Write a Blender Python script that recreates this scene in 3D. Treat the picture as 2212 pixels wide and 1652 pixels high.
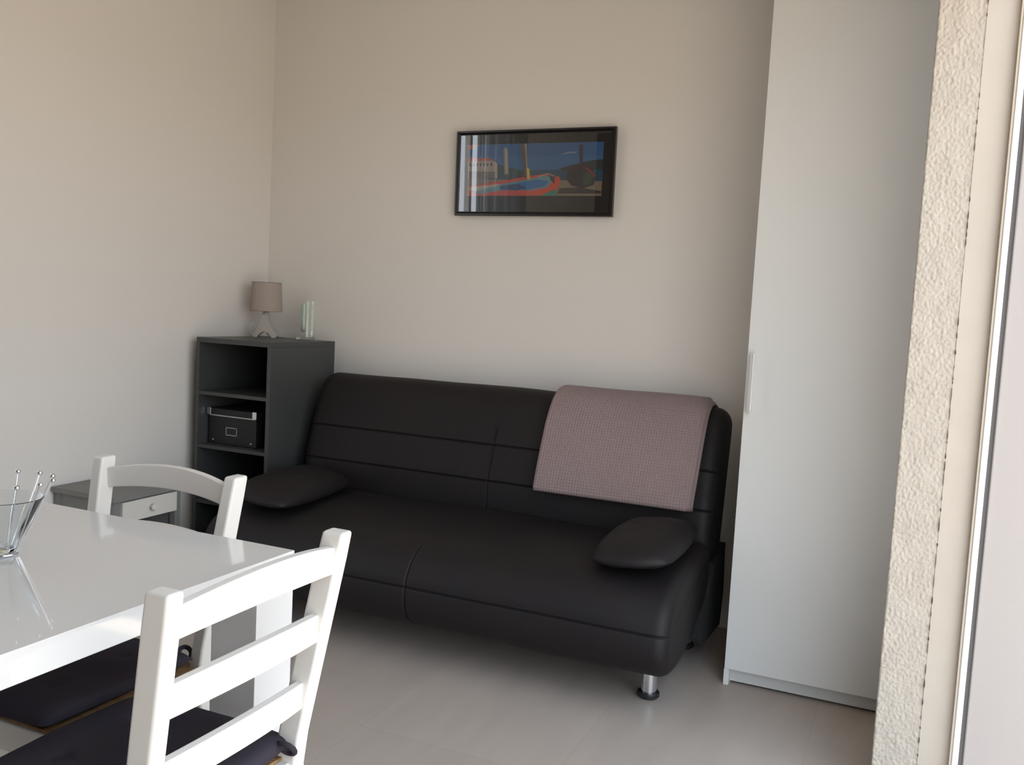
import bpy, bmesh, math, random
from mathutils import Vector, Matrix, noise
PI = math.pi
random.seed(3)
S = bpy.context.scene
C = S.collection
for o in list(bpy.data.objects):
    bpy.data.objects.remove(o)

# ------------------------------------------------------------------ camera
cam_d = bpy.data.cameras.new('camera')
cam = bpy.data.objects.new('camera', cam_d); C.objects.link(cam)
cr = Vector((0.91192357, 0.40693517, 0.05290712))
cu = Vector((-0.08200528, 0.05438753, 0.99514679))
cf = Vector((-0.40208274, 0.91183648, -0.0829681))
M = Matrix.Identity(4)
for i in range(3):
    M[i][0], M[i][1], M[i][2] = cr[i], cu[i], -cf[i]
M.translation = Vector((0, 0, 1.25))
cam.matrix_world = M
cam_d.sensor_width = 36; cam_d.lens = 36 * 1949.86 / 2212
cam_d.clip_start = 0.02
S.camera = cam

# ------------------------------------------------------------------ view, world, portals
S.view_settings.view_transform = 'Standard'
S.view_settings.look = 'None'
S.view_settings.gamma = 1
S.view_settings.exposure = 0.60
S.view_settings.use_curve_mapping = False
W = bpy.data.worlds.new('daylight'); S.world = W; W.use_nodes = True
nt = W.node_tree; N = nt.nodes; L = nt.links
bg = N['Background']
tc = N.new('ShaderNodeTexCoord'); sx = N.new('ShaderNodeSeparateXYZ'); L.new(tc.outputs['Generated'], sx.inputs[0])
mr = N.new('ShaderNodeMapRange'); mr.inputs[1].default_value = -1; mr.inputs[2].default_value = 1
L.new(sx.outputs[2], mr.inputs[0])
rp = N.new('ShaderNodeValToRGB'); L.new(mr.outputs[0], rp.inputs[0])
e = rp.color_ramp.elements
e[0].position = 0.0; e[0].color = (0.62, 0.50, 0.38, 1)
e[1].position = 1.0; e[1].color = (0.62, 0.80, 1.0, 1)
for p_, c_ in ((0.46, (0.66, 0.54, 0.41, 1)), (0.495, (0.52, 0.48, 0.42, 1)), (0.505, (0.92, 0.95, 1.0, 1)), (0.70, (0.72, 0.86, 1.0, 1))):
    q = e.new(p_); q.color = c_
L.new(rp.outputs[0], bg.inputs[0]); bg.inputs[1].default_value = 3.0

def portal(name, loc, rot, sx_, sy_):
    d = bpy.data.lights.new(name, 'AREA'); d.shape = 'RECTANGLE'; d.size = sx_; d.size_y = sy_
    d.cycles.is_portal = True
    o = bpy.data.objects.new(name, d); o.location = loc; o.rotation_euler = rot; C.objects.link(o)
sun_d = bpy.data.lights.new('sun', 'SUN'); sun_d.energy = 9.0; sun_d.angle = 0.01; sun_d.color = (1.0, 0.91, 0.78)
sun = bpy.data.objects.new('sun', sun_d); C.objects.link(sun)
sun.rotation_euler = Vector((0.10, 0.62, 1.0)).to_track_quat('Z', 'Y').to_euler()
portal('daylight_portal_right', (0.19, 1.175, 1.1), (0, PI / 2, 0), 2.2, 2.65)
portal('daylight_portal_side', (0.305, 2.695, 1.475), (0, PI / 2, 0), 1.9, 0.12)  # daylight through the added side window
portal('daylight_portal_left', (-3.2, 1.215, 1.25), (0, -PI / 2, 0), 2.5, 0.93)

# ------------------------------------------------------------------ materials
def mat(name, col, rough=0.5, metal=0.0, spec=0.5, bump=None, vary=None, coat=0.0, emit=None, sheen=0.0):
    """bump=(scale, strength, distance) ; vary=(scale, other colour)"""
    m = bpy.data.materials.new(name); m.use_nodes = True
    n = m.node_tree.nodes; l = m.node_tree.links; b = n['Principled BSDF']
    b.inputs['Base Color'].default_value = (*col, 1); b.inputs['Roughness'].default_value = rough
    b.inputs['Metallic'].default_value = metal; b.inputs['Specular IOR Level'].default_value = spec
    b.inputs['Coat Weight'].default_value = coat; b.inputs['Coat Roughness'].default_value = 0.03
    b.inputs['Sheen Weight'].default_value = sheen
    t = n.new('ShaderNodeTexCoord')
    if vary:
        nz = n.new('ShaderNodeTexNoise'); nz.inputs['Scale'].default_value = vary[0]; nz.inputs['Detail'].default_value = 4
        l.new(t.outputs['Object'], nz.inputs['Vector'])
        r = n.new('ShaderNodeValToRGB'); l.new(nz.outputs['Fac'], r.inputs[0])
        r.color_ramp.elements[0].position = 0.35; r.color_ramp.elements[1].position = 0.65
        r.color_ramp.elements[0].color = (*col, 1); r.color_ramp.elements[1].color = (*vary[1], 1)
        l.new(r.outputs[0], b.inputs['Base Color'])
    if bump:
        nz = n.new('ShaderNodeTexNoise'); nz.inputs['Scale'].default_value = bump[0]; nz.inputs['Detail'].default_value = 3
        l.new(t.outputs['Object'], nz.inputs['Vector'])
        bp = n.new('ShaderNodeBump'); bp.inputs['Strength'].default_value = bump[1]; bp.inputs['Distance'].default_value = bump[2]
        l.new(nz.outputs['Fac'], bp.inputs['Height']); l.new(bp.outputs[0], b.inputs['Normal'])
    return m

M_wall = mat('wall_paint', (0.745, 0.715, 0.675), 0.75, spec=0.25, bump=(60, 0.15, 0.002))
M_ceil = mat('ceiling_paint', (0.80, 0.78, 0.75), 0.8)
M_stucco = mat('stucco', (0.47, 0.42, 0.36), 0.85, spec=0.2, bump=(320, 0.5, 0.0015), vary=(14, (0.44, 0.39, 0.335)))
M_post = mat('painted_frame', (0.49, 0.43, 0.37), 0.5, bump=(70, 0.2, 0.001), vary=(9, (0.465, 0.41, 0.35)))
M_alu = mat('white_aluminium', (0.90, 0.90, 0.88), 0.35)
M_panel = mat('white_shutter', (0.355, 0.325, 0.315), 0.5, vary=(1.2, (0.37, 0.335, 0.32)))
M_shadow = mat('painted_shadow_grey', (0.16, 0.15, 0.15), 0.7)  # shadow beside the door nose, put into the colour
M_ward = mat('white_laminate', (0.68, 0.68, 0.665), 0.38, spec=0.4)
M_chrome = mat('chrome', (0.78, 0.78, 0.80), 0.12, metal=1)
M_steel = mat('brushed_steel', (0.55, 0.54, 0.53), 0.32, metal=1)
M_handle = mat('satin_chrome', (0.80, 0.79, 0.78), 0.38, metal=0.85)
M_black = mat('black_plastic', (0.012, 0.012, 0.012), 0.45)
M_leather = mat('dark_brown_leatherette', (0.0085, 0.0068, 0.0080), 0.6, spec=0.30, bump=(380, 0.25, 0.0006), vary=(5, (0.0105, 0.0075, 0.0078)))
M_seam = mat('sofa_base_cloth', (0.008, 0.008, 0.009), 0.9)
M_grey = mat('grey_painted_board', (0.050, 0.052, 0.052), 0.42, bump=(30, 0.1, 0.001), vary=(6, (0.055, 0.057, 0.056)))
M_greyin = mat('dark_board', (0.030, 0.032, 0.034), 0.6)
M_night = mat('grey_painted_wood', (0.20, 0.20, 0.19), 0.5, vary=(8, (0.185, 0.18, 0.172)))
M_drawer = mat('cream_drawer_paint', (0.62, 0.59, 0.54), 0.5)
M_boxb = mat('black_cardboard', (0.012, 0.012, 0.013), 0.55, bump=(200, 0.2, 0.0005))
M_table = mat('white_high_gloss', (0.66, 0.645, 0.635), 0.07, spec=0.5, coat=0.6)
M_chair = mat('white_chair_paint', (0.71, 0.675, 0.63), 0.38, spec=0.4)
M_straw = mat('woven_straw', (0.34, 0.19, 0.075), 0.7, vary=(55, (0.22, 0.11, 0.04)), bump=(160, 0.7, 0.002))
M_cush = mat('dark_plum_fabric', (0.033, 0.029, 0.040), 0.9, spec=0.15, bump=(500, 0.4, 0.0008), vary=(10, (0.040, 0.031, 0.038)))
M_shade = mat('taupe_lamp_fabric', (0.36, 0.30, 0.265), 0.85, bump=(500, 0.3, 0.0006))
M_ceramic = mat('white_ceramic', (0.50, 0.46, 0.41), 0.3)
M_frame = mat('black_lacquer_frame', (0.010, 0.009, 0.010), 0.25)
M_hole = mat('dark_crack', (0.03, 0.025, 0.02), 0.9)
M_skirt = mat('white_plinth', (0.58, 0.575, 0.56), 0.5)

def glass_mat(name, col, thin=False):
    m = bpy.data.materials.new(name); m.use_nodes = True
    b = m.node_tree.nodes['Principled BSDF']
    b.inputs['Base Color'].default_value = (*col, 1); b.inputs['Roughness'].default_value = 0.0
    b.inputs['Transmission Weight'].default_value = 1; b.inputs['IOR'].default_value = 1.45
    return m
M_glass = glass_mat('clear_glass', (0.93, 0.97, 0.98))
M_gglass = glass_mat('green_tinted_glass', (0.86, 0.95, 0.90))

def pane_mat():
    m = bpy.data.materials.new('picture_glass'); m.use_nodes = True
    n = m.node_tree.nodes; l = m.node_tree.links; n.clear()
    o = n.new('ShaderNodeOutputMaterial'); t = n.new('ShaderNodeBsdfTransparent'); g = n.new('ShaderNodeBsdfGlossy')
    g.inputs['Roughness'].default_value = 0.0
    f = n.new('ShaderNodeFresnel'); f.inputs[0].default_value = 1.6
    x = n.new('ShaderNodeMixShader'); l.new(f.outputs[0], x.inputs[0]); l.new(t.outputs[0], x.inputs[1]); l.new(g.outputs[0], x.inputs[2])
    l.new(x.outputs[0], o.inputs[0]); return m
M_pane = pane_mat()

def curtain_mat():
    m = bpy.data.materials.new('sheer_curtain'); m.use_nodes = True
    n = m.node_tree.nodes; l = m.node_tree.links; n.clear()
    o = n.new('ShaderNodeOutputMaterial'); d = n.new('ShaderNodeBsdfDiffuse'); tl = n.new('ShaderNodeBsdfTranslucent'); tp = n.new('ShaderNodeBsdfTransparent')
    d.inputs[0].default_value = (0.62, 0.64, 0.66, 1); tl.inputs[0].default_value = (0.22, 0.25, 0.28, 1)
    a = n.new('ShaderNodeMixShader'); a.inputs[0].default_value = 0.5; l.new(d.outputs[0], a.inputs[1]); l.new(tl.outputs[0], a.inputs[2])
    b = n.new('ShaderNodeMixShader'); b.inputs[0].default_value = 0.25; l.new(a.outputs[0], b.inputs[1]); l.new(tp.outputs[0], b.inputs[2])
    l.new(b.outputs[0], o.inputs[0]); return m
M_curtain = curtain_mat()

def floor_mat():
    m = bpy.data.materials.new('floor_planks'); m.use_nodes = True
    n = m.node_tree.nodes; l = m.node_tree.links; b = n['Principled BSDF']
    t = n.new('ShaderNodeTexCoord'); mp = n.new('ShaderNodeMapping')
    mp.inputs['Rotation'].default_value = (0, 0, PI / 2); mp.inputs['Location'].default_value = (0.09, 0.19, 0)
    l.new(t.outputs['Object'], mp.inputs[0])
    br = n.new('ShaderNodeTexBrick'); l.new(mp.outputs[0], br.inputs['Vector'])
    br.inputs['Scale'].default_value = 1; br.inputs['Brick Width'].default_value = 0.6; br.inputs['Row Height'].default_value = 0.6
    br.inputs['Mortar Size'].default_value = 0.0018; br.inputs['Mortar Smooth'].default_value = 0.4
    br.inputs['Color1'].default_value = (0.455, 0.385, 0.335, 1); br.inputs['Color2'].default_value = (0.43, 0.365, 0.318, 1)
    br.inputs['Mortar'].default_value = (0.395, 0.335, 0.29, 1)
    nz = n.new('ShaderNodeTexNoise'); nz.inputs['Scale'].default_value = 5; nz.inputs['Detail'].default_value = 6
    st = n.new('ShaderNodeMapping'); st.inputs['Scale'].default_value = (2.2, 0.5, 1); l.new(t.outputs['Object'], st.inputs[0]); l.new(st.outputs[0], nz.inputs['Vector'])
    mx = n.new('ShaderNodeMixRGB'); mx.blend_type = 'MULTIPLY'; mx.inputs[0].default_value = 0.35
    l.new(br.outputs[0], mx.inputs[1])
    rr = n.new('ShaderNodeValToRGB'); rr.color_ramp.elements[0].position = 0.3; rr.color_ramp.elements[1].position = 0.7
    rr.color_ramp.elements[0].color = (0.72, 0.71, 0.72, 1); rr.color_ramp.elements[1].color = (1, 0.98, 0.96, 1)
    l.new(nz.outputs['Fac'], rr.inputs[0]); l.new(rr.outputs[0], mx.inputs[2]); l.new(mx.outputs[0], b.inputs['Base Color'])
    b.inputs['Roughness'].default_value = 0.42; b.inputs['Specular IOR Level'].default_value = 0.4
    bp = n.new('ShaderNodeBump'); bp.inputs['Strength'].default_value = 0.15; bp.inputs['Distance'].default_value = 0.001
    l.new(nz.outputs['Fac'], bp.inputs['Height']); l.new(bp.outputs[0], b.inputs['Normal'])
    return m
M_floor = floor_mat()

# ------------------------------------------------------------------ helpers
def obj(name, bm, m, parent=None, smooth=35, bevel=0.0, seg=3):
    me = bpy.data.meshes.new(name)
    bmesh.ops.recalc_face_normals(bm, faces=bm.faces)
    bm.to_mesh(me); bm.free()
    for x in (m if isinstance(m, (list, tuple)) else [m]): me.materials.append(x)
    if smooth:
        for p in me.polygons: p.use_smooth = True
        me.set_sharp_from_angle(angle=math.radians(smooth))
    o = bpy.data.objects.new(name, me); C.objects.link(o)
    if parent: o.parent = parent
    if bevel:
        b = o.modifiers.new('edge', 'BEVEL'); b.width = bevel; b.segments = seg; b.limit_method = 'ANGLE'; b.angle_limit = math.radians(40)
        b.harden_normals = True
    return o

def thing(name, label, cat, loc=(0, 0, 0), rz=0, group=None):
    o = bpy.data.objects.new(name, None); C.objects.link(o); o.empty_display_size = 0.05
    o.location = loc; o.rotation_euler = (0, 0, rz); o['label'] = label; o['category'] = cat
    if group: o['group'] = group
    return o

def tag(o, label, cat, group=None):
    o['label'] = label; o['category'] = cat
    if group: o['group'] = group
    return o

def struct(name, bm, m, parent=None, **k):
    o = obj(name, bm, m, parent, **k)
    if not parent: o['kind'] = 'structure'
    return o

def B(): return bmesh.new()
def add_box(bm, x0, x1, y0, y1, z0, z1, mi=0):
    v = [bm.verts.new((x, y, z)) for x in (x0, x1) for y in (y0, y1) for z in (z0, z1)]
    for f in ((0, 1, 3, 2), (4, 6, 7, 5), (0, 4, 5, 1), (2, 3, 7, 6), (0, 2, 6, 4), (1, 5, 7, 3)):
        fc = bm.faces.new([v[i] for i in f]); fc.material_index = mi
    return bm
def box(x0, x1, y0, y1, z0, z1): return add_box(B(), x0, x1, y0, y1, z0, z1)

def add_lathe(bm, prof, n=32, c=(0, 0, 0), cap=True):
    """prof = [(r, z)]"""
    rings = []
    for r, z in prof:
        if r < 1e-6: rings.append([bm.verts.new((c[0], c[1], c[2] + z))])
        else: rings.append([bm.verts.new((c[0] + r * math.cos(2 * PI * i / n), c[1] + r * math.sin(2 * PI * i / n), c[2] + z)) for i in range(n)])
    for a, b in zip(rings, rings[1:]):
        for i in range(n):
            j = (i + 1) % n
            if len(a) == 1 and len(b) == 1: continue
            if len(a) == 1: bm.faces.new((a[0], b[j], b[i]))
            elif len(b) == 1: bm.faces.new((a[i], a[j], b[0]))
            else: bm.faces.new((a[i], a[j], b[j], b[i]))
    if cap:
        for rg in (rings[0], rings[-1]):
            if len(rg) > 1: bm.faces.new(rg)
    return bm

def add_tube(bm, pts, r, n=10, closed=False, rad=None, flat=False):
    pts = [Vector(p) for p in pts]; k = len(pts); rings = []
    up = Vector((0, 0, 1))
    for i, p in enumerate(pts):
        a = pts[(i - 1) % k] if (closed or i > 0) else p
        b = pts[(i + 1) % k] if (closed or i < k - 1) else p
        t = (b - a).normalized()
        u = Vector((0.31, 0.95, 0.05)) if flat else (up if abs(t.dot(up)) < 0.95 else Vector((1, 0, 0)))
        s = t.cross(u).normalized(); w = s.cross(t).normalized()
        rr = rad[i] if rad else r
        rings.append([bm.verts.new(p + (s * math.cos(2 * PI * j / n) + w * math.sin(2 * PI * j / n)) * rr) for j in range(n)])
    m = k if closed else k - 1
    for i in range(m):
        a, b = rings[i], rings[(i + 1) % k]
        for j in range(n):
            bm.faces.new((a[j], a[(j + 1) % n], b[(j + 1) % n], b[j]))
    if not closed:
        bm.faces.new(rings[0]); bm.faces.new(rings[-1])
    return bm

def add_ball(bm, c, r, u=14, v=8):
    return add_lathe(bm, [(r * math.sin(PI * i / v) if 0 < i < v else 0, -r * math.cos(PI * i / v)) for i in range(v + 1)], u, c)

def add_loft(bm, sections, cap=True, closed=True):
    """sections: list of equal length vertex loops"""
    rings = [[bm.verts.new(p) for p in s] for s in sections]
    n = len(rings[0])
    for a, b in zip(rings, rings[1:]):
        for i in range(n if closed else n - 1):
            j = (i + 1) % n
            bm.faces.new((a[i], a[j], b[j], b[i]))
    if cap: bm.faces.new(rings[0]); bm.faces.new(rings[-1])
    return bm

def smooth_closed(pts, n):
    """Catmull-Rom resampling of a closed 2D outline into n points of equal spacing"""
    k = len(pts); d = []
    for i in range(k):
        p0, p1, p2, p3 = (Vector(pts[(i + j) % k]) for j in (-1, 0, 1, 2))
        for s in range(16):
            t = s / 16
            d.append(0.5 * ((2 * p1) + (p2 - p0) * t + (2 * p0 - 5 * p1 + 4 * p2 - p3) * t * t + (3 * p1 - p0 - 3 * p2 + p3) * t ** 3))
    Ls = [0]
    for i in range(len(d)): Ls.append(Ls[-1] + (d[(i + 1) % len(d)] - d[i]).length)
    out = []; j = 0
    for i in range(n):
        t = Ls[-1] * i / n
        while Ls[j + 1] < t: j += 1
        f = (t - Ls[j]) / max(1e-9, Ls[j + 1] - Ls[j])
        out.append(d[j].lerp(d[(j + 1) % len(d)], f))
    return out

def normals2(pts):
    n = len(pts); c = sum(pts, Vector((0, 0))) / n; out = []
    area = sum(pts[i].x * pts[(i + 1) % n].y - pts[(i + 1) % n].x * pts[i].y for i in range(n))
    s = 1 if area > 0 else -1
    for i in range(n):
        t = (pts[(i + 1) % n] - pts[i - 1]).normalized()
        out.append(Vector((t.y, -t.x)) * s)
    return out

# ------------------------------------------------------------------ the room
RW = 3.64; LW = -2.965; CH = 2.72; JY = 2.5; JK = JY / 1.9          # rear wall, left wall, ceiling, jamb of the patio opening
struct('floor', add_box(box(LW - 0.25, 0.19, -1.5, RW + 0.2, -0.1, 0), 0.19, 0.30, JY + 0.02, RW + 0.2, -0.1, 0), M_floor, smooth=0)
struct('ceiling', box(LW - 0.25, 0.30, -1.5, RW + 0.2, CH, CH + 0.1), M_ceil, smooth=0)
struct('wall_back', box(LW - 0.2, 0.30, RW, RW + 0.2, 0, CH), M_wall, smooth=0)
struct('wall_front', box(LW - 0.2, 0.18, -1.5, -1.3, 0, CH), mat('darkened_unseen_wall', (0.14, 0.115, 0.095), 0.8), smooth=0)  # unseen wall, darkened to cut light bounced onto faces turned towards it
bm = B()
add_box(bm, LW - 0.2, LW, 1.68, RW, 0, CH); add_box(bm, LW - 0.2, LW, -1.3, 0.75, 0, CH); add_box(bm, LW - 0.2, LW, 0.75, 1.68, 2.50, CH)
struct('wall_left', bm, M_wall, smooth=0)
bm = B()
add_box(bm, -0.0095, 0.30, JY + 0.004, JY + 0.12, 0, CH); add_box(bm, 0.22, 0.30, 2.77, RW, 0, CH); add_box(bm, 0.22, 0.30, JY + 0.12, 2.77, 0, 0.5); add_box(bm, 0.22, 0.30, JY + 0.12, 2.77, 2.45, CH); add_box(bm, -0.0095, 0.18, -1.3, -0.15, 0, CH); add_box(bm, -0.0095, 0.18, -0.15, JY + 0.004, 2.2, CH)
struct('wall_right', bm, M_wall, smooth=0)  # recess and side opening behind the jamb are added, to brighten the wardrobe
struct('ground', box(0.30, 2.2, -3.0, 4.5, -0.16, -0.06), mat('balcony_tiles', (0.62, 0.54, 0.45), 0.6, vary=(3, (0.55, 0.48, 0.40))), smooth=0)

# stucco skin on the jamb: a real rough surface
bm = B(); nx, nz = 56, 1150; x0, x1 = -0.0085 * JK, 0.0735 * JK; grid = []
for i in range(nx + 1):
    col = []
    for j in range(nz + 1):
        z = 2.2 * j / nz; x = x0 + (x1 - x0) * i / nx; xs, zs = x / JK, z / JK
        p = Vector((xs * 190, 0, zs * 150)); q = Vector((xs * 330, 3, zs * 260)); w = Vector((xs * 40, 9, zs * 30))
        h = noise.noise(p) * 0.0019 + max(0, noise.noise(q + Vector((noise.noise(p) * 1.5, 0, 0)))) * 0.0019 + noise.noise(w) * 0.0016
        edge = 0.0
        if i == nx: x += noise.noise(Vector((5, 0, z * 60))) * 0.0012
        if i == 0: edge = 0.004; x += abs(noise.noise(Vector((7, 0, z * 90)))) * 0.002
        if i == 1: edge = 0.001
        if i == nx: edge = 0.0005
        col.append(bm.verts.new((x, JY - 0.006 - h + edge, z)))
    grid.append(col)
for i in range(nx):
    for j in range(nz):
        bm.faces.new((grid[i][j], grid[i + 1][j], grid[i + 1][j + 1], grid[i][j + 1]))
back = [bm.verts.new((x, JY + 0.003, z)) for x, z in ((x0, 0), (x1, 0), (x1, 2.2), (x0, 2.2))]
bm.faces.new(back)
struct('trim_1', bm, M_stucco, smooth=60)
# door frame: painted post, dark crack line, white aluminium nose, grey strip painted as its shadow
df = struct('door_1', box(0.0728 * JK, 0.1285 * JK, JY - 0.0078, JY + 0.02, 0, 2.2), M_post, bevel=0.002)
bm = B(); z = 0.02
while z < 2.15:
    h = random.uniform(0.004, 0.032)
    if noise.noise(Vector((0, 0, z * 4))) > -0.12:
        wdt = random.uniform(0.0006, 0.0026) if h < 0.03 else 0.0007; cxx = 0.0737 * JK
        add_loft(bm, [[(cxx + a_ * wdt / 2, y_, z + b_ * h) for a_, b_ in ((0, 0), (1, 0.25), (0.7, 0.7), (0, 1), (-0.6, 0.8), (-1, 0.3))] for y_ in (JY - 0.0100, JY - 0.002)])
    z += h + random.uniform(0.002, 0.03)
obj('crack', bm, M_hole, df, smooth=0)
obj('door_stop', box(0.1318 * JK, 0.1425 * JK, JY - 0.036, JY + 0.02, 0, 2.2), M_alu, df, bevel=0.0025)
obj('door_seal', box(0.1275 * JK, 0.1320 * JK, JY - 0.030, JY + 0.02, 0, 2.2), mat('cream_seal', (0.62, 0.55, 0.46), 0.5), df, bevel=0.001)
obj('shadow_strip', box(0.142 * JK, 0.156 * JK, JY - 0.004, JY + 0.02, 0, 2.2), M_shadow, df, bevel=0.001)
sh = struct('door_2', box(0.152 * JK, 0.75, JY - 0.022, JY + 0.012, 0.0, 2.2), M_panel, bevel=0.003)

# unseen narrow side window, added behind the jamb to brighten the wardrobe
bm = B()
for a in ((2.62, 2.645), (2.745, 2.77)): add_box(bm, 0.24, 0.28, a[0], a[1], 0.5, 2.45)
add_box(bm, 0.24, 0.28, 2.645, 2.745, 0.5, 0.54); add_box(bm, 0.24, 0.28, 2.645, 2.745, 2.41, 2.45)
struct('window_2', bm, M_alu, smooth=0)
# added window in the left wall with a sheer curtain (seen only mirrored in the picture glass)
bm = B()
for a in ((0.75, 0.80), (1.63, 1.68)): add_box(bm, LW - 0.14, LW - 0.08, a[0], a[1], 0, 2.50)
add_box(bm, LW - 0.14, LW - 0.08, 0.80, 1.63, 2.45, 2.50); add_box(bm, LW - 0.14, LW - 0.08, 0.80, 1.63, 0, 0.06); add_box(bm, LW - 0.13, LW - 0.09, 1.20, 1.24, 0.06, 2.45)
struct('window_1', bm, M_alu, smooth=0)
bm = B(); secs = []
for i in range(121):
    y = 0.66 + 0.82 * i / 120
    secs.append((LW + 0.09 + 0.022 * math.sin(i * 0.42 * 1.3) + 0.012 * math.sin(i * 0.21 + 1), y))
rows = []
for zz in (0.03, 0.8, 1.5, 2.58): rows.append([bm.verts.new((x, y, zz)) for x, y in secs])
for a, b in zip(rows, rows[1:]):
    for i in range(120): bm.faces.new((a[i], a[i + 1], b[i + 1], b[i]))
ct = thing('curtain', 'sheer white curtain in front of the left wall window, mirrored in the picture glass', 'curtain', (0, 0, 0))
obj('curtain_cloth', bm, M_curtain, ct, smooth=80)
obj('curtain_rod', add_tube(B(), [(LW + 0.09, 0.35, 2.59), (LW + 0.09, 1.75, 2.59)], 0.012), M_steel, ct)
obj('curtain_bracket', box(LW, LW + 0.10, 0.40, 0.42, 2.57, 2.61), M_steel, ct)
obj('curtain_bracket', box(LW, LW + 0.10, 1.70, 1.72, 2.57, 2.61), M_steel, ct)

# ------------------------------------------------------------------ wardrobe
wd = thing('wardrobe', 'tall white wardrobe standing against the back wall right of the dark sofa', 'wardrobe', (-0.25, 3.35, 0))
def wx(bm):       # world coordinates -> local to the thing
    bmesh.ops.translate(bm, verts=bm.verts, vec=(0.25, -3.35, 0)); return bm
bm = B()
add_box(bm, -0.502, -0.484, 3.089, 3.63, 0, 2.6); add_box(bm, 0.192, 0.210, 3.089, 3.63, 0, 2.6)
add_box(bm, -0.484, 0.192, 3.62, 3.63, 0.05, 2.6); add_box(bm, -0.484, 0.192, 3.10, 3.62, 2.58, 2.6); add_box(bm, -0.484, 0.192, 3.10, 3.62, 0.055, 0.073)
obj('body', wx(bm), M_ward, wd, smooth=0)
obj('plinth', wx(box(-0.484, 0.192, 3.095, 3.107, 0.008, 0.056)), M_skirt, wd, smooth=0)
dr = obj('door', wx(box(-0.501, 0.209, 3.068, 3.087, 0.056, 2.597)), M_ward, wd, bevel=0.0012)
bm = B()
add_box(bm, -0.4865, -0.4735, 3.034, 3.041, 0.944, 1.142)
for zz in (0.944, 1.134): add_box(bm, -0.4865, -0.4735, 3.0405, 3.0685, zz, zz + 0.008)
obj('handle', wx(bm), M_handle, dr, bevel=0.002)
# edge strip of side panel that reaches the floor
obj('side_panel_edge', wx(box(-0.502, -0.4845, 3.069, 3.0885, 0, 0.0555)), M_ward, wd, smooth=0)

# ------------------------------------------------------------------ sofa bed
SX0, SX1 = -2.425, -0.600; SC = -1.51
def cushion_body(prof, npts, x0, x1, r, grooves, vseam, bow=0.0, wr=0.0):
    D = smooth_closed(prof, npts * 8); P = []
    for i, p in enumerate(D):
        near_g = any((p - Vector((g[0], g[1]))).length < 0.014 for g in grooves)
        if near_g or i % 8 == 0: P.append(p)
    Nn = normals2(P)
    st = [r * (1 - math.cos(PI / 2 * i / 8)) for i in range(9)]
    xs = [(x0 + s, r * (1 - math.sqrt(max(0, 1 - (1 - s / r) ** 2)))) for s in st]
    n = 150
    for i in range(1, n): xs.append((x0 + r + (x1 - x0 - 2 * r) * i / n, 0))
    for d in (-0.010, -0.0075, -0.005, -0.0035, -0.002, -0.001, 0, 0.001, 0.002, 0.0035, 0.005, 0.0075, 0.010):
        xs.append((vseam + d, 0))
    xs += [(x1 - s, r * (1 - math.sqrt(max(0, 1 - (1 - s / r) ** 2)))) for s in st]
    xs.sort()
    bm = B(); sec = []
    for x, ins in xs:
        loop = []
        u = (x - x0) / (x1 - x0)
        for p, nn in zip(P, Nn):
            d = -ins
            for gy, gz, w, dep in grooves:      # horizontal stitched grooves through points of the outline
                q = (p - Vector((gy, gz))).length
                d -= dep * math.exp(-(q / w) ** 2)
            # centre seam only on the upholstered face (front/top)
            d -= 0.007 * math.exp(-((x - vseam) / 0.0032) ** 2) * vmask(p)
            d += wr * noise.noise(Vector((x * 3.1, p.x * 6, p.y * 6))) * (1 if ins < r * 0.5 else 0.3)
            d += bow * (1 - (2 * u - 1) ** 2) * max(0, nn.y)
            loop.append((x, p.x + nn.x * d, p.y + nn.y * d))
        sec.append(loop)
    add_loft(bm, sec)
    return bm
sofa = thing('sofa_bed', 'dark brown leatherette sofa bed against the back wall between bookcase and wardrobe', 'sofa', (-1.51, 3.0, 0))
def sl(bm): bmesh.ops.translate(bm, verts=bm.verts, vec=(1.51, -3.0, 0)); return bm
seat_prof = [(3.205, 0.435), (3.10, 0.440), (2.95, 0.436), (2.80, 0.424), (2.712, 0.405), (2.655, 0.368), (2.622, 0.318), (2.612, 0.283), (2.609, 0.24), (2.620, 0.195), (2.655, 0.150), (2.73, 0.122), (2.86, 0.130), (3.00, 0.165), (3.14, 0.215), (3.205, 0.27), (3.225, 0.36)]
vmask = lambda p: 1.0 if p.x < 2.70 and p.y > 0.14 else (0.0 if p.y < 0.3 else max(0, 1 - (p.x - 2.70) / 0.03))
obj('seat', sl(cushion_body(seat_prof, 150, SX0, SX1, 0.042, [(2.612, 0.283, 0.0032, 0.007)], SC, 0.006, 0.008)), M_leather, sofa, smooth=80)
back_prof = [(3.232, 0.36), (3.228, 0.45), (3.236, 0.552), (3.262, 0.64), (3.276, 0.693), (3.305, 0.77), (3.338, 0.845), (3.372, 0.892), (3.42, 0.912), (3.475, 0.905), (3.515, 0.87), (3.52, 0.80), (3.49, 0.65), (3.455, 0.48), (3.42, 0.35), (3.35, 0.30), (3.27, 0.31)]
vmask = lambda p: 1.0 if p.x < 3.31 and p.y < 0.77 else 0.0
obj('backrest', sl(cushion_body(back_prof, 170, SX0, SX1 - 0.005, 0.055, [(3.276, 0.693, 0.0032, 0.007), (3.236, 0.552, 0.0032, 0.007)], SC, 0.004, 0.007)), M_leather, sofa, smooth=80)
bm = B(); add_box(bm, -2.36, -0.665, 2.86, 3.40, 0.20, 0.26)
add_box(bm, -2.36, -0.665, 3.18, 3.30, 0.24, 0.34)
for xx in (-2.42, -0.612):
    add_loft(bm, [[(xx + a, y, z) for y, z in ((3.02, 0.155), (3.10, 0.10), (3.44, 0.08), (3.47, 0.20), (3.44, 0.40), (3.25, 0.36), (3.16, 0.26))] for a in (0, 0.02)])
add_box(bm, -2.41, -0.60, 3.30, 3.44, 0.09, 0.36)
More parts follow.
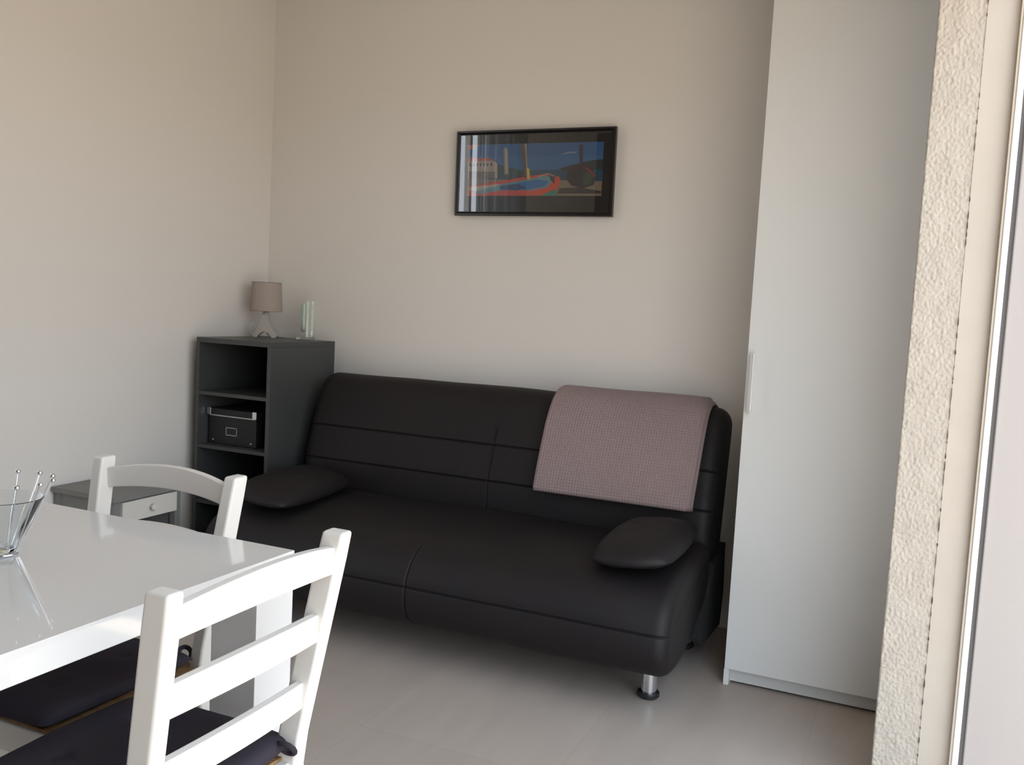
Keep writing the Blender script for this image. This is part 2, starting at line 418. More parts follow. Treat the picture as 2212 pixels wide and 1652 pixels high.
obj('underframe', sl(bm), M_seam, sofa, smooth=0)
for x in (-0.70, -2.32):
    for y in (2.83, 3.34):
        lg = obj('leg', sl(add_lathe(B(), [(0.026, 0.012), (0.026, 0.18 if y < 3 else 0.30)], 28, (x, y, 0))), M_chrome, sofa)
        obj('foot_ring', sl(add_lathe(B(), [(0.024, 0.0), (0.027, 0.0), (0.0275, 0.006), (0.036, 0.008), (0.0365, 0.018), (0.034, 0.0215), (0.027, 0.022)], 28, (x, y, 0))), M_black, lg)

# flat armrest cushions lying on both seat ends
def arm_cushion():
    bm = B(); nu, nv = 44, 44; hx, hy, t = 0.145, 0.255, 0.058
    def pt(i, j, s):
        u = -1 + 2 * i / nu; v = -1 + 2 * j / nv
        e = max(0.0, (1 - abs(u) ** 3.2)) ** 0.55 * max(0.0, (1 - abs(v) ** 3.2)) ** 0.55
        k = 1 - 0.10 * (abs(u * v)) ** 2 - 0.05 * (1 - e)
        x = u * hx * (1 - 0.05 * v * v) * (1 - 0.10 * abs(u * v) ** 2) ; y = v * hy * (1 - 0.05 * u * u) * (1 - 0.10 * abs(u * v) ** 2)
        w = 0.003 * noise.noise(Vector((u * 3, v * 4, s))) * e
        return (x, y, s * (t * e * (1.0 if s > 0 else 0.62)) + w)
    top = [[bm.verts.new(pt(i, j, 1)) for j in range(nv + 1)] for i in range(nu + 1)]
    bot = [[(top[i][j] if i in (0, nu) or j in (0, nv) else bm.verts.new(pt(i, j, -1))) for j in range(nv + 1)] for i in range(nu + 1)]
    for i in range(nu):
        for j in range(nv):
            bm.faces.new((top[i][j], top[i + 1][j], top[i + 1][j + 1], top[i][j + 1]))
            f = (bot[i][j], bot[i][j + 1], bot[i + 1][j + 1], bot[i + 1][j])
            if len(set(f)) == 4: bm.faces.new(f)
    return bm
a1 = obj('armrest_cushion', arm_cushion(), M_leather, smooth=80)
a1.location = (-0.765, 2.93, 0.482); a1.rotation_euler = (0.05, -0.10, 0.0)
tag(a1, 'dark brown armrest cushion at the right end of the sofa, below the mauve blanket', 'cushion', 'armrest cushions on the sofa')
a2 = a1.copy(); C.objects.link(a2)
a2.location = (-2.228, 2.93, 0.482); a2.rotation_euler = (0.05, 0.10, 0.0)
a2['label'] = 'dark brown armrest cushion at the left end of the sofa, beside the grey bookcase'

# ------------------------------------------------------------------ waffle blanket over the backrest
def blanket_mesh():
    path0 = [(3.195, 0.553), (3.205, 0.60), (3.222, 0.655), (3.245, 0.72), (3.278, 0.80), (3.312, 0.858), (3.348, 0.899), (3.395, 0.922), (3.445, 0.926), (3.50, 0.918), (3.540, 0.890), (3.548, 0.83), (3.535, 0.74)]
    d = []
    P = [Vector(p) for p in path0]; k = len(P)
    for i in range(k - 1):
        p0, p1, p2, p3 = P[max(0, i - 1)], P[i], P[i + 1], P[min(k - 1, i + 2)]
        for s in range(20):
            t = s / 20
            d.append(0.5 * ((2 * p1) + (p2 - p0) * t + (2 * p0 - 5 * p1 + 4 * p2 - p3) * t * t + (3 * p1 - p0 - 3 * p2 + p3) * t ** 3))
    d.append(P[-1])
    Ls = [0]
    for a, b in zip(d, d[1:]): Ls.append(Ls[-1] + (b - a).length)
    return d, Ls
def at_len(d, Ls, s):
    for j in range(len(Ls) - 1):
        if Ls[j + 1] >= s: break
    f = (s - Ls[j]) / max(1e-9, Ls[j + 1] - Ls[j]); p = d[j].lerp(d[j + 1], f)
    t = (d[j + 1] - d[j]).normalized()
    return p, Vector((-t.y, t.x)), t
def blanket_layer(x0, x1, off, thick, s0, dx_roll, fine):
    d, Ls = blanket_mesh(); Lt = Ls[-1]
    cell = 0.0112; step = cell / 4 if fine else 0.012
    nu = int((x1 - x0) / step); nv = int((Lt - s0) / step)
    bm = B(); G = []
    for j in range(nv + 1):
        s = s0 + (Lt - s0) * j / nv; p, n, t = at_len(d, Ls, s); row = []
        for i in range(nu + 1):
            u = i / nu; x = x0 + (x1 - x0) * u
            wav = 0.0025 * math.sin(u * 9 + 1) * (1 - s / Lt) + 0.0020 * noise.noise(Vector((x * 4, s * 5, 0)))
            h = off + thick + wav
            if fine: h += 0.0027 * max(math.cos(2 * PI * x / cell), math.cos(2 * PI * s / cell))
            # rounded folded borders
            eu = min(u * (x1 - x0), (1 - u) * (x1 - x0)); ev = s - s0
            for ee in (eu, ev):
                if ee < 0.010: h -= (thick + 0.002) * (1 - math.sqrt(max(0, 1 - (1 - ee / 0.010) ** 2)))
            q = p + n * h
            xx = x - 0.012 * (1 - s / Lt) + (0.004 * math.sin(s * 7) if u > 0.9 else 0)
            row.append(bm.verts.new((xx, q.x, q.y)))
        G.append(row)
    for j in range(nv):
        for i in range(nu): bm.faces.new((G[j][i], G[j][i + 1], G[j + 1][i + 1], G[j + 1][i]))
    # underside, coarse rim closes the layer
    rim = [G[0][i] for i in range(nu + 1)] + [G[j][nu] for j in range(1, nv + 1)] + [G[nv][i] for i in range(nu - 1, -1, -1)] + [G[j][0] for j in range(nv - 1, 0, -1)]
    return bm
M_blk = mat('mauve_waffle_cotton', (0.275, 0.205, 0.196), 0.9, spec=0.1, bump=(900, 0.4, 0.0006), vary=(3, (0.262, 0.196, 0.196)), sheen=0.1)
bl = thing('blanket', 'folded mauve waffle blanket hanging over the right part of the sofa back', 'blanket', (-0.98, 3.40, 0.93))
def tl(bm): bmesh.ops.translate(bm, verts=bm.verts, vec=(0.98, -3.40, -0.93)); return bm
for nm, x0, x1, off, th, s0, fine in (('blanket_fold', -1.275, -0.668, -0.006, 0.007, 0.004, False), ('blanket_fold', -1.275, -0.675, 0.001, 0.007, 0.002, False), ('blanket_top_layer', -1.278, -0.686, 0.008, 0.007, 0.0, True)):
    o = obj(nm, tl(blanket_layer(x0, x1, off, th, s0, 0, fine)), M_blk, bl, smooth=80)
    md = o.modifiers.new('cloth', 'SOLIDIFY'); md.thickness = 0.006 if not fine else 0.004; md.offset = -1 if False else 1

# ------------------------------------------------------------------ bookcase
BX0, BX1, BY0, BY1, BH = -2.900, -2.490, 3.090, 3.555, 1.046
bc = thing('bookcase', 'dark grey open bookcase in the corner left of the sofa', 'bookcase', ((BX0 + BX1) / 2, (BY0 + BY1) / 2, 0))
def cl(bm): bmesh.ops.translate(bm, verts=bm.verts, vec=(-(BX0 + BX1) / 2, -(BY0 + BY1) / 2, 0)); return bm
obj('side_panel', cl(box(BX0, BX0 + 0.018, BY0, BY1, 0, BH - 0.022)), M_grey, bc, bevel=0.001)
obj('side_panel', cl(box(BX1 - 0.018, BX1, BY0, BY1, 0, BH - 0.022)), M_grey, bc, bevel=0.001)
obj('top_panel', cl(box(BX0, BX1, BY0, BY1, BH - 0.022, BH)), M_grey, bc, bevel=0.0012)
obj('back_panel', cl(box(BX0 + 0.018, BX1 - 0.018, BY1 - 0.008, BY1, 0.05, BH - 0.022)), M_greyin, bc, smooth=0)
SH = (0.808, 0.570, 0.320, 0.070)
for z in SH: obj('shelf', cl(box(BX0 + 0.018, BX1 - 0.018, BY0 + 0.002, BY1 - 0.008, z - 0.016, z)), M_grey, bc, bevel=0.001)
obj('plinth', cl(box(BX0 + 0.018, BX1 - 0.018, BY0 + 0.02, BY0 + 0.035, 0, 0.054)), M_grey, bc, smooth=0)
# storage box on the second shelf
sb = thing('storage_box', 'black cardboard storage box with metal lid edge on the bookcase shelf', 'box', (-2.735, 3.30, SH[1]))
def bl2(bm): bmesh.ops.translate(bm, verts=bm.verts, vec=(2.735, -3.30, -SH[1])); return bm
obj('box_body', bl2(box(-2.868, -2.602, 3.145, 3.46, SH[1] + 0.001, SH[1] + 0.150)), M_boxb, sb, bevel=0.003)
ld = obj('lid', bl2(box(-2.873, -2.597, 3.140, 3.465, SH[1] + 0.128, SH[1] + 0.160)), M_boxb, sb, bevel=0.003)
obj('metal_strip', bl2(box(-2.862, -2.602, 3.1375, 3.1398, SH[1] + 0.127, SH[1] + 0.132)), M_steel, ld, smooth=0)
for x in (-2.874, -2.618):
    bm = B(); add_box(bm, x, x + 0.022, 3.1372, 3.1396, SH[1] + 0.131, SH[1] + 0.161)
    add_box(bm, x, x + 0.022, 3.1372, 3.160, SH[1] + 0.1605, SH[1] + 0.1622)
    obj('metal_corner', bl2(bm), M_chrome, ld, bevel=0.0008)
bm = B(); lx0, lx1, lz0, lz1 = -2.768, -2.706, SH[1] + 0.044, SH[1] + 0.080
for a in ((lx0, lx1, lz0, lz0 + .003), (lx0, lx1, lz1 - .003, lz1), (lx0, lx0 + .003, lz0, lz1), (lx1 - .003, lx1, lz0, lz1)): add_box(bm, a[0], a[1], 3.1425, 3.1455, a[2], a[3])
obj('label_holder', bl2(bm), M_steel, sb, smooth=0)
for x in (-2.842, -2.628):
    bm = add_ball(B(), (0, 0, 0), 0.0045); bmesh.ops.scale(bm, vec=(1, 0.5, 1), verts=bm.verts); bmesh.ops.translate(bm, vec=(x, 3.1442, SH[1] + 0.018), verts=bm.verts)
    obj('rivet', bl2(bm), M_steel, sb)

# table lamp on the bookcase
LS = 0.80
lp = thing('table_lamp', 'small table lamp with taupe fabric shade and white wavy base on the grey bookcase', 'lamp', (-2.815, 3.45, BH), 0.42)
bm = B(); prof = [(0.094, 0.124), (0.085, 0.259)]
n = 48
add_lathe(bm, [(0.094, 0.124), (0.0855, 0.259), (0.0835, 0.259), (0.092, 0.124), (0.094, 0.124)], n, cap=False)
obj('lamp_shade', bm, M_shade, lp, smooth=50)
M_trim = mat('taupe_trim', (0.22, 0.18, 0.155), 0.8)
for rr, zz in ((0.0855, 0.259), (0.094, 0.124)):
    obj('shade_rim', add_tube(B(), [(rr * math.cos(a), rr * math.sin(a), zz) for a in [2 * PI * i / 48 for i in range(48)]], 0.0016, 6, True), M_trim, lp)
# base: flared flat ceramic with an arched foot and two scrolls
out = []
for i in range(25):
    t = i / 24; z = 0.012 + 0.095 * t; w = 0.020 + 0.050 * (1 - t) ** 2.2; out.append((w, z))
right = [(0.074, 0.004), (0.078, 0.010)] + out + [(0.017, 0.112)]
arch = [(0.046 - 0.092 * i / 12, 0.0 if i in (0, 12) else 0.026 * math.sin(PI * i / 12)) for i in range(13)]
outline = [(x, z) for x, z in right] + [(-x, z) for x, z in reversed(right)] + [(-0.066, 0.0)] + [(x, z) for x, z in reversed(arch)] + [(0.066, 0.0)]
bm = B(); secs = []
for y, s in ((-0.026, 0.93), (-0.022, 0.985), (-0.012, 1.0), (0.012, 1.0), (0.022, 0.985), (0.026, 0.93)):
    secs.append([(x * s, y, 0.055 + (z - 0.055) * s if z > 0.001 else 0.0) for x, z in outline])
add_loft(bm, secs)
obj('lamp_base', bm, M_ceramic, lp, smooth=50)
for sgn in (-1, 1):
    pts = [(sgn * (0.070 + 0.012 * math.sin(PI * t)) if t < 0.01 else sgn * (0.072 + 0.020 * math.sin(PI * t * 0.9)), 0, 0.006 + 0.062 * t) for t in [i / 14 for i in range(15)]]
    if sgn > 0: pts = [(0.070 + 0.028 * math.sin(PI * t), 0, 0.014 + 0.030 * t) for t in [i / 14 for i in range(15)]] + [(0.062, 0, 0.049), (0.050, 0, 0.046)]
    obj('scroll', add_tube(B(), pts, 0.0032, 8, flat=True), M_ceramic, lp)
obj('lamp_neck', add_lathe(B(), [(0.017, 0.108), (0.021, 0.112), (0.021, 0.117), (0.012, 0.121), (0.011, 0.150), (0.011, 0.19)], 20), M_ceramic, lp)
obj('lamp_socket', add_lathe(B(), [(0.014, 0.150), (0.014, 0.190), (0.024, 0.20), (0.028, 0.222), (0.020, 0.24), (0, 0.246)], 20), M_ceramic, lp)
bm = B(); add_tube(bm, [(0.0, 0.026, 0.02), (0.02, 0.05, 0.004), (0.07, 0.07, 0.0035), (0.10, 0.06, 0.0035)], 0.0025, 8)
obj('cord', bm, M_ceramic, lp)

for ch in lp.children: ch.data.transform(Matrix.Diagonal((LS, LS, 1, 1)))
# glass vase on the bookcase
vs = thing('glass_vase', 'green tinted glass vase of upright slabs with a glass tube, beside the table lamp', 'vase', (-2.622, 3.50, BH), 0)
VS = 0.88
bm = B(); add_box(bm, -0.034, 0.040, -0.024, 0.024, 0.0, 0.012)
obj('vase_base', bm, M_gglass, vs, bevel=0.001)
obj('glass_slab', box(0.012, 0.036, -0.012, 0.012, 0.0125, 0.182), M_gglass, vs, bevel=0.001)
prof = [(0, 0.036)] + [(0.017 * math.sin(a), 0.053 - 0.017 * math.cos(a)) for a in (0.4, 0.8, 1.2, PI / 2)] + [(0.017, 0.168), (0.0152, 0.168), (0.0152, 0.054)] + [(0.0152 * math.sin(a), 0.053 - 0.0152 * math.cos(a)) for a in (1.2, 0.8, 0.4)] + [(0, 0.0385)]
obj('glass_tube', add_lathe(B(), prof, 28, (-0.0105, 0, 0), cap=False), M_gglass, vs)

# ------------------------------------------------------------------ nightstand by the left wall
ns = thing('nightstand', 'grey nightstand with cream drawer against the left wall behind the white table', 'nightstand', (-2.79, 2.57, 0))
def nl(bm): bmesh.ops.translate(bm, verts=bm.verts, vec=(2.79, -2.57, 0)); return bm
NX0, NX1, NY0, NY1 = -2.950, -2.640, 2.415, 2.745
obj('top_panel', nl(box(NX0 - 0.005, NX1 + 0.018, NY0 - 0.012, NY1 + 0.012, 0.456, 0.476)), M_night, ns, bevel=0.002)
for x in (NX0, NX1 - 0.028):
    for y in (NY0, NY1 - 0.028): obj('leg', nl(box(x, x + 0.028, y, y + 0.028, 0, 0.456)), M_night, ns, bevel=0.001)
for y in (NY0 + 0.004, NY1 - 0.018): obj('side_panel', nl(box(NX0 + 0.028, NX1 - 0.028, y, y + 0.014, 0.16, 0.456)), M_night, ns, smooth=0)
obj('back_panel', nl(box(NX0 + 0.004, NX0 + 0.014, NY0 + 0.028, NY1 - 0.028, 0.16, 0.456)), M_night, ns, smooth=0)
obj('shelf', nl(box(NX0 + 0.014, NX1 - 0.002, NY0 + 0.028, NY1 - 0.028, 0.160, 0.176)), M_night, ns, smooth=0)
d1 = obj('drawer', nl(box(NX1 - 0.24, NX1 + 0.012, NY0 + 0.030, NY1 - 0.030, 0.372, 0.450)), M_drawer, ns, bevel=0.003)
bm = add_lathe(B(), [(0.005, 0), (0.006, 0.008), (0.012, 0.013), (0.0135, 0.019), (0.010, 0.025), (0, 0.027)], 20)
bmesh.ops.rotate(bm, cent=(0, 0, 0), matrix=Matrix.Rotation(PI / 2, 3, 'Y'), verts=bm.verts)
bmesh.ops.translate(bm, vec=(NX1 + 0.011, 2.58, 0.412), verts=bm.verts)
obj('drawer_knob', nl(bm), M_drawer, d1)

# ------------------------------------------------------------------ framed picture
PW, PH = 0.735, 0.366; PCX, PCZ = -1.548, 1.827
pc = thing('framed_picture', 'black framed print of boats in a harbour on the back wall above the sofa', 'picture', (PCX, 3.612, PCZ))
pc.rotation_euler = (math.radians(1.5), 0, 0)
hw, hh = PW / 2, PH / 2
def rect_ring(bm, w, h, prof):
    """prof [(inset, y)] swept around a rectangle with mitred corners"""
    loops = []
    for ins, y in prof: loops.append([bm.verts.new((sx * (w - ins), y, sz * (h - ins))) for sx, sz in ((-1, -1), (1, -1), (1, 1), (-1, 1))])
    for a, b in zip(loops, loops[1:] + loops[:1]):
        for i in range(4): bm.faces.new((a[i], a[(i + 1) % 4], b[(i + 1) % 4], b[i]))
    return bm
obj('frame', rect_ring(B(), hw, hh, [(0, 0.010), (0, -0.010), (0.003, -0.014), (0.009, -0.014), (0.012, -0.010), (0.016, -0.006), (0.018, -0.006), (0.018, 0.010)]), M_frame, pc, smooth=30)
mt = obj('mat_board', box(-hw + 0.017, hw - 0.017, 0.000, 0.006, -hh + 0.017, hh - 0.017), mat('dark_grey_mat_board', (0.030, 0.030, 0.029), 0.8), pc, smooth=0)
ART = {
 'sky': ([(-1.866, 1.952), (-1.234, 1.951), (-1.235, 1.82), (-1.858, 1.80)], (0.035, 0.115, 0.28)),
 'sky_band': ([(-1.864, 1.900), (-1.234, 1.895), (-1.235, 1.82), (-1.858, 1.80)], (0.045, 0.14, 0.30)),
 'sea': ([(-1.734, 1.835), (-1.234, 1.844), (-1.232, 1.779), (-1.732, 1.794)], (0.025, 0.075, 0.13)),
 'hill': ([(-1.426, 1.843), (-1.383, 1.857), (-1.321, 1.867), (-1.275, 1.877), (-1.2345, 1.88), (-1.2345, 1.839), (-1.413, 1.832)], (0.030, 0.040, 0.045)),
 'hill2': ([(-1.737, 1.885), (-1.702, 1.861), (-1.592, 1.837), (-1.573, 1.796), (-1.732, 1.794)], (0.045, 0.070, 0.075)),
 'beach': ([(-1.858, 1.806), (-1.724, 1.801), (-1.573, 1.796), (-1.411, 1.795), (-1.234, 1.79), (-1.234, 1.730), (-1.857, 1.731)], (0.22, 0.17, 0.13)),
 'building': ([(-1.862, 1.887), (-1.746, 1.889), (-1.717, 1.869), (-1.714, 1.805), (-1.858, 1.806)], (0.36, 0.31, 0.26)),
 'roof': ([(-1.863, 1.896), (-1.746, 1.892), (-1.735, 1.881), (-1.862, 1.881)], (0.42, 0.10, 0.06)),
 'wall_shade': ([(-1.855, 1.837), (-1.726, 1.835), (-1.724, 1.805), (-1.853, 1.806)], (0.17, 0.14, 0.12)),
 'tower': ([(-1.691, 1.929), (-1.681, 1.94), (-1.67, 1.925), (-1.66, 1.823), (-1.681, 1.823)], (0.25, 0.22, 0.18)),
 'tower_light': ([(-1.683, 1.929), (-1.679, 1.936), (-1.674, 1.925), (-1.668, 1.823), (-1.676, 1.823)], (0.40, 0.34, 0.24)),
 'cloud': ([(-1.425, 1.901), (-1.398, 1.912), (-1.347, 1.913), (-1.355, 1.907), (-1.398, 1.905)], (0.20, 0.26, 0.34)),
 'roof_edge': ([(-1.864, 1.951), (-1.805, 1.9515), (-1.834, 1.936), (-1.86, 1.929)], (0.45, 0.13, 0.08)),
 'mast_far': ([(-1.343, 1.942), (-1.325, 1.941), (-1.322, 1.86), (-1.336, 1.86)], (0.05, 0.04, 0.05)),
 'sand': ([(-1.421, 1.762), (-1.338, 1.765), (-1.236, 1.75), (-1.236, 1.739), (-1.431, 1.74)], (0.05, 0.04, 0.045)),
 'hull': ([(-1.858, 1.771), (-1.698, 1.793), (-1.574, 1.813), (-1.477, 1.824), (-1.44, 1.812), (-1.428, 1.813), (-1.417, 1.795), (-1.429, 1.762), (-1.451, 1.7315), (-1.857, 1.7315)], (0.52, 0.07, 0.045)),
 'hull_inside': ([(-1.824, 1.756), (-1.756, 1.771), (-1.643, 1.789), (-1.553, 1.803), (-1.48, 1.818), (-1.451, 1.795), (-1.477, 1.766), (-1.55, 1.753), (-1.696, 1.754), (-1.789, 1.739), (-1.824, 1.744)], (0.12, 0.26, 0.30)),
 'hull_blue': ([(-1.705, 1.771), (-1.614, 1.785), (-1.524, 1.8), (-1.471, 1.792), (-1.49, 1.77), (-1.571, 1.755), (-1.696, 1.755)], (0.035, 0.15, 0.36)),
 'hull_dark': ([(-1.697, 1.774), (-1.614, 1.781), (-1.571, 1.763), (-1.624, 1.753), (-1.7, 1.759)], (0.03, 0.06, 0.17)),
 'stripe': ([(-1.85, 1.768), (-1.70, 1.782), (-1.70, 1.776), (-1.80, 1.755), (-1.85, 1.752)], (0.40, 0.36, 0.30)),
 'keel_green': ([(-1.508, 1.7315), (-1.437, 1.758), (-1.435, 1.7315)], (0.04, 0.22, 0.17)),
 'bow': ([(-1.477, 1.824), (-1.444, 1.812), (-1.446, 1.78), (-1.463, 1.795)], (0.06, 0.05, 0.05)),
 'bow_edge': ([(-1.525, 1.812), (-1.477, 1.826), (-1.446, 1.814), (-1.449, 1.811), (-1.478, 1.822), (-1.524, 1.809)], (0.40, 0.32, 0.24)),
 'mast': ([(-1.611, 1.951), (-1.590, 1.951), (-1.574, 1.807), (-1.586, 1.807)], (0.14, 0.10, 0.085)),
 'mast_light': ([(-1.590, 1.951), (-1.582, 1.951), (-1.569, 1.807), (-1.574, 1.807)], (0.34, 0.31, 0.28)),
 'float': ([(-1.576, 1.847), (-1.564, 1.846), (-1.559, 1.8), (-1.571, 1.8)], (0.55, 0.45, 0.08)),
 'far_boat': ([(-1.396, 1.806), (-1.383, 1.85), (-1.336, 1.86), (-1.289, 1.852), (-1.259, 1.812), (-1.268, 1.776), (-1.314, 1.761), (-1.37, 1.773)], (0.040, 0.032, 0.035)),
 'far_boat_red': ([(-1.327, 1.849), (-1.296, 1.845), (-1.259, 1.812), (-1.267, 1.808), (-1.299, 1.834)], (0.20, 0.035, 0.045)),
 'far_boat_green': ([(-1.318, 1.82), (-1.295, 1.83), (-1.271, 1.808), (-1.284, 1.779), (-1.315, 1.772)], (0.04, 0.075, 0.05)),
}
for i in range(7): ART['window_%d' % i] = ([(-1.852 + i * 0.017, 1.872 - (i % 2) * 0.003), (-1.845 + i * 0.017, 1.873), (-1.844 + i * 0.017, 1.860), (-1.851 + i * 0.017, 1.858)], (0.10, 0.07, 0.06))
bm = B(); mats = []
for k, (nm, (pts, colr)) in enumerate(ART.items()):
    mats.append(mat('ink_' + nm, tuple(min(0.9, c * 1.5) for c in colr), 0.6)); y = -0.0001 - 0.00006 * k
    f = bm.faces.new([bm.verts.new((x - PCX, y, z - PCZ + 0.0)) for x, z in pts]); f.material_index = k
bmesh.ops.triangulate(bm, faces=bm.faces)
for k, (x, z) in enumerate([(-1.683, 1.970), (-1.643, 1.970), (-1.604, 1.970), (-1.565, 1.970), (-1.528, 1.970), (-1.492, 1.970), (-1.455, 1.970), (-1.418, 1.970)]):
    add_box(bm, x - PCX - 0.0016, x - PCX + 0.0016, -0.0004, -0.0001, z - PCZ - 0.0045, z - PCZ + 0.0035, len(mats))
mats.append(mat('ink_marks', (0.16, 0.07, 0.06), 0.6))
me_o = obj('print', bm, mats, pc, smooth=0)
obj('glass_pane', box(-hw + 0.017, hw - 0.017, -0.0045, -0.0030, -hh + 0.017, hh - 0.017), M_pane, pc, smooth=0)
obj('hanging_hook', add_lathe(B(), [(0.004, 0), (0.004, 0.014)], 8, (0, 0.012, hh - 0.03)), M_steel, pc)

# ------------------------------------------------------------------ white table
TX0, TX1, TY0, TY1, TZ = -2.35, -1.081, 0.560, 1.433, 0.750
tb = thing('dining_table', 'white high gloss dining table with thick square legs in the lower left', 'table', ((TX0 + TX1) / 2, (TY0 + TY1) / 2, 0))
def tl2(bm): bmesh.ops.translate(bm, verts=bm.verts, vec=(-(TX0 + TX1) / 2, -(TY0 + TY1) / 2, 0)); return bm
obj('tabletop', tl2(box(TX0, TX1, TY0, TY1, TZ - 0.050, TZ)), M_table, tb, bevel=0.0015)
for x in (TX0 + 0.0004, TX1 - 0.1084):
    for y in (TY0 + 0.0004, TY1 - 0.1084):
        obj('leg', tl2(box(x, x + 0.108, y, y + 0.108, 0, TZ - 0.050)), M_table, tb, bevel=0.0015)

# ------------------------------------------------------------------ dining chairs (back towards +y)
def rect_sweep(pts, wx_, wy_):
    """pts centres, rectangular section in the horizontal plane"""
    bm = B(); secs = []
    for i, (x, y, z) in enumerate(pts):
        a = wx_[i] / 2 if isinstance(wx_, (list, tuple)) else wx_ / 2
        b = wy_[i] / 2 if isinstance(wy_, (list, tuple)) else wy_ / 2
        secs.append([(x - a, y - b, z), (x + a, y - b, z), (x + a, y + b, z), (x - a, y + b, z)])
    return add_loft(bm, secs)
def slat(xh, yb, z0, z1, arch0, arch1, curve, thick=0.017):
    bm = B(); secs = []; n = 24
    for i in range(n + 1):
        u = -1 + 2 * i / n; x = xh * u; k = 1 - u * u
        y = yb + curve * k
        a, b = z0 + arch0 * k, z1 + arch1 * k
        secs.append([(x, y - thick / 2 + (a - 0.6) * 0.0, a), (x, y + thick / 2, a), (x, y + thick / 2, b), (x, y - thick / 2, b)])
    return add_loft(bm, secs)
def make_chair(label):
    t = thing('dining_chair', label, 'chair', group='white chairs at the dining table')
    K = 0.17; WX = 0.033; WY = 0.046
    yb = lambda z: 0.188 + K * max(0, z - 0.45) + 0.10 * max(0, 0.42 - z)      # centre line of the back posts
    xh = lambda z: 0.173 + 0.060 * max(0, z - 0.42)
    for s in (-1, 1):
        pts = [(s * xh(z), yb(z), z) for z in (0, 0.15, 0.30, 0.42, 0.48, 0.58, 0.70, 0.80, 0.848)]
        o = obj('back_post', rect_sweep(pts, [0.028, 0.031, 0.033, 0.033, 0.033, 0.033, 0.033, 0.033, 0.033], [0.032, 0.038, 0.042, 0.046, 0.046, 0.046, 0.046, 0.046, 0.044]), M_chair, t, bevel=0.007, seg=3)
        obj('leg', rect_sweep([(s * 0.177, -0.175, 0.0), (s * 0.177, -0.175, 0.25), (s * 0.177, -0.175, 0.43)], [0.028, 0.034, 0.036], [0.028, 0.034, 0.036]), M_chair, t, bevel=0.004)
        obj('seat_rail', box(s * 0.177 - 0.013, s * 0.177 + 0.013, -0.158, 0.170, 0.375, 0.43), M_chair, t, bevel=0.004)
        for z in (0.16, 0.27): obj('stretcher', box(s * 0.176 - 0.009, s * 0.176 + 0.009, -0.160, 0.196, z, z + 0.024), M_chair, t, bevel=0.004)
    for y in (-0.175, 0.188): obj('seat_rail', box(-0.160, 0.160, y - 0.013, y + 0.013, 0.375, 0.43), M_chair, t, bevel=0.004)
    for y in (-0.175, 0.205): obj('stretcher', box(-0.162, 0.162, y - 0.009, y + 0.009, 0.22, 0.246), M_chair, t, bevel=0.004)
    obj('top_rail', slat(xh(0.80), yb(0.80) + 0.003, 0.772, 0.818, 0.016, 0.0245, 0.026), M_chair, t, bevel=0.003)
    obj('back_slat', slat(xh(0.67), yb(0.67) + 0.003, 0.650, 0.699, 0.010, 0.012, 0.022), M_chair, t, bevel=0.003)
    obj('back_slat', slat(xh(0.54), yb(0.54) + 0.003, 0.528, 0.575, 0.010, 0.012, 0.022), M_chair, t, bevel=0.003)
    # woven straw seat: strands running to the centre in four fields
    bm = B(); z0 = 0.437
    for side in range(4):
        for i in range(30):
            o_ = 0.182 - 0.182 * i / 30; a = o_
            rot = Matrix.Rotation(side * PI / 2, 3, 'Z')
            k = 1 - 0.15 * 0
            pts = [rot @ Vector((-o_ + 0.0, a, z0 - 0.004 * (1 - i / 30))), rot @ Vector((0, a, z0 + 0.004)), rot @ Vector((o_, a, z0 - 0.004 * (1 - i / 30)))]
            if o_ > 0.008: add_tube(bm, pts, 0.0034, 6)
    add_box(bm, -0.180, 0.180, -0.180, 0.180, 0.4305, 0.436)
    bmesh.ops.scale(bm, vec=(1.0, 1.0, 1), verts=bm.verts)
    obj('seat', bm, M_straw, t, smooth=60)
    return t
def copy_tree(o, parent=None):
    c = o.copy(); C.objects.link(c)
    if parent: c.parent = parent
    for ch in list(o.children): copy_tree(ch, c)
    return c
near = make_chair('nearest white chair, seen from behind at the right end of the table')
near.location = (-1.143, 1.097, 0); near.rotation_euler = (0, 0, -PI / 2)
far = copy_tree(near)
far.location = (-1.537, 1.302, 0); far.rotation_euler = (0, 0, 0)
far['label'] = 'white chair with arched top rail pushed in behind the far side of the table'

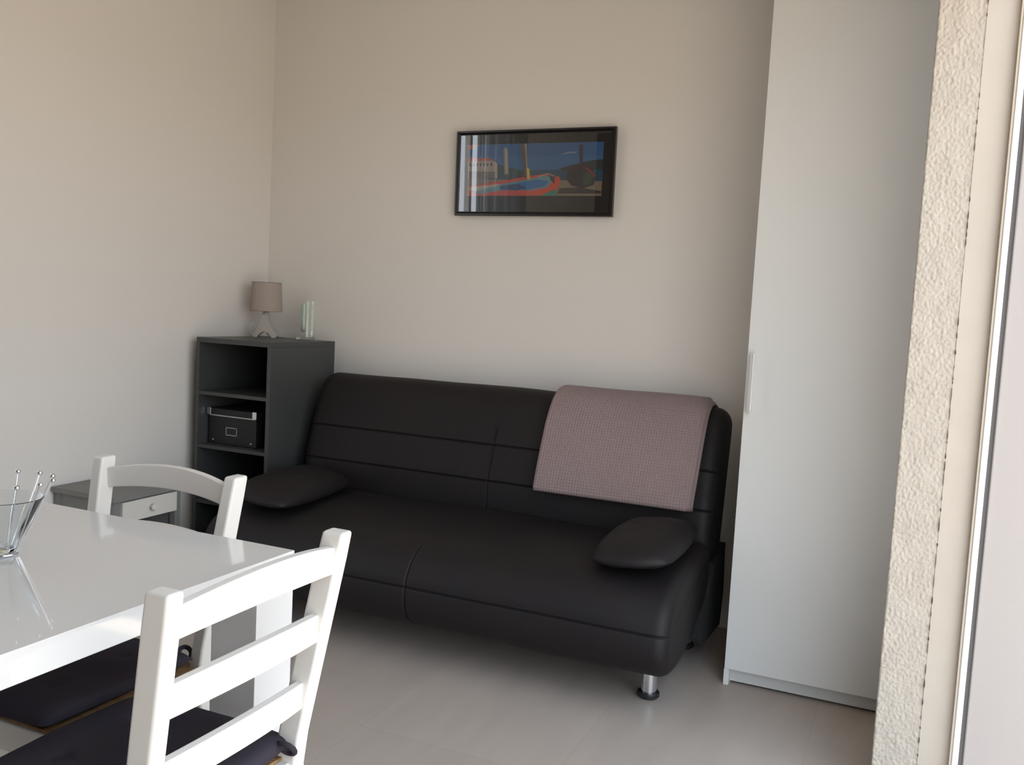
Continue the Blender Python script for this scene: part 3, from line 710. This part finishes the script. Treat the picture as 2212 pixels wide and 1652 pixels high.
def cushion_mesh():
    bm = B(); nu = 52; hx, hy, t = 0.182, 0.190, 0.024
    def pt(i, j, s):
        u = -1 + 2 * i / nu; v = -1 + 2 * j / nu
        e = max(0.0, (1 - abs(u) ** 7)) ** 0.4 * max(0.0, (1 - abs(v) ** 7)) ** 0.4
        x = u * hx * (1 - 0.03 * v * v * abs(u)); y = v * hy * (1 - 0.04 * u * u)
        q = 0.0
        if s > 0:
            q = 0.003 * noise.noise(Vector((u * 2.5, v * 2.5, 1.7)))
            for a, b in ((-0.45, -0.45), (0.45, -0.45), (-0.45, 0.45), (0.45, 0.45)): q -= 0.008 * math.exp(-((u - a) ** 2 + (v - b) ** 2) / 0.008)
        return (x, y, s * t * (e if s > 0 else e * 0.55) + q * e)
    top = [[bm.verts.new(pt(i, j, 1)) for j in range(nu + 1)] for i in range(nu + 1)]
    bot = [[(top[i][j] if i in (0, nu) or j in (0, nu) else bm.verts.new(pt(i, j, -1))) for j in range(nu + 1)] for i in range(nu + 1)]
    for i in range(nu):
        for j in range(nu):
            bm.faces.new((top[i][j], top[i + 1][j], top[i + 1][j + 1], top[i][j + 1]))
            f = (bot[i][j], bot[i][j + 1], bot[i + 1][j + 1], bot[i + 1][j])
            if len(set(f)) == 4: bm.faces.new(f)
    return bm
cz = 0.4415 + 0.017
cn = thing('seat_cushion', 'dark plum seat cushion on the nearest white chair', 'cushion', (-1.131, 1.097, cz), -PI / 2, group='seat cushions on the white chairs')
obj('pad', cushion_mesh(), M_cush, cn, smooth=80)
for s in (-1, 1):
    pts = [(s * (0.146 - 0.008 * math.cos(a)), 0.190 + 0.017 * math.sin(a), 0.004 + 0.012 * math.cos(a)) for a in [2 * PI * i / 18 for i in range(18)]]
    obj('tie', add_tube(B(), pts, 0.005, 8, True), M_cush, cn)
cf_ = copy_tree(cn); cf_.location = (-1.537, 1.280, cz); cf_.rotation_euler = (0, 0, 0)
cf_['label'] = 'dark plum seat cushion on the far chair, half under the table'

# ------------------------------------------------------------------ bowl in a wire holder
HX, HY = -1.487, 1.111
wh = thing('wire_holder', 'chrome wire holder with ball tips standing on the white table', 'holder', (HX, HY, TZ))
bm = B(); n = 12
add_tube(bm, [(0.022 * math.cos(a), 0.022 * math.sin(a), 0.003) for a in [2 * PI * i / 32 for i in range(32)]], 0.0022, 8, True)
obj('base_ring', bm, M_chrome, wh)
for i in range(n):
    a = 2 * PI * i / n + 0.12; c, s = math.cos(a), math.sin(a)
    rd = obj('rod', add_tube(B(), [(0.022 * c, 0.022 * s, 0.003), (0.027 * c, 0.027 * s, 0.012), (0.080 * c, 0.080 * s, 0.136)], 0.0012, 8), M_chrome, wh)
    obj('ball_tip', add_ball(B(), (0.0812 * c, 0.0812 * s, 0.139), 0.0048, 16, 10), M_chrome, rd)
prof = [(0, 0.0055), (0.014, 0.0055), (0.018, 0.009), (0.0645, 0.1045), (0.0655, 0.106), (0.0645, 0.107), (0.0630, 0.1055), (0.0165, 0.020), (0.012, 0.016), (0, 0.015)]
gb = obj('glass_bowl', add_lathe(B(), prof, 56, (0, 0, 0), cap=False), M_glass, smooth=40)
gb.location = (HX, HY, TZ); tag(gb, 'clear conical glass bowl inside the chrome wire holder on the table', 'bowl')
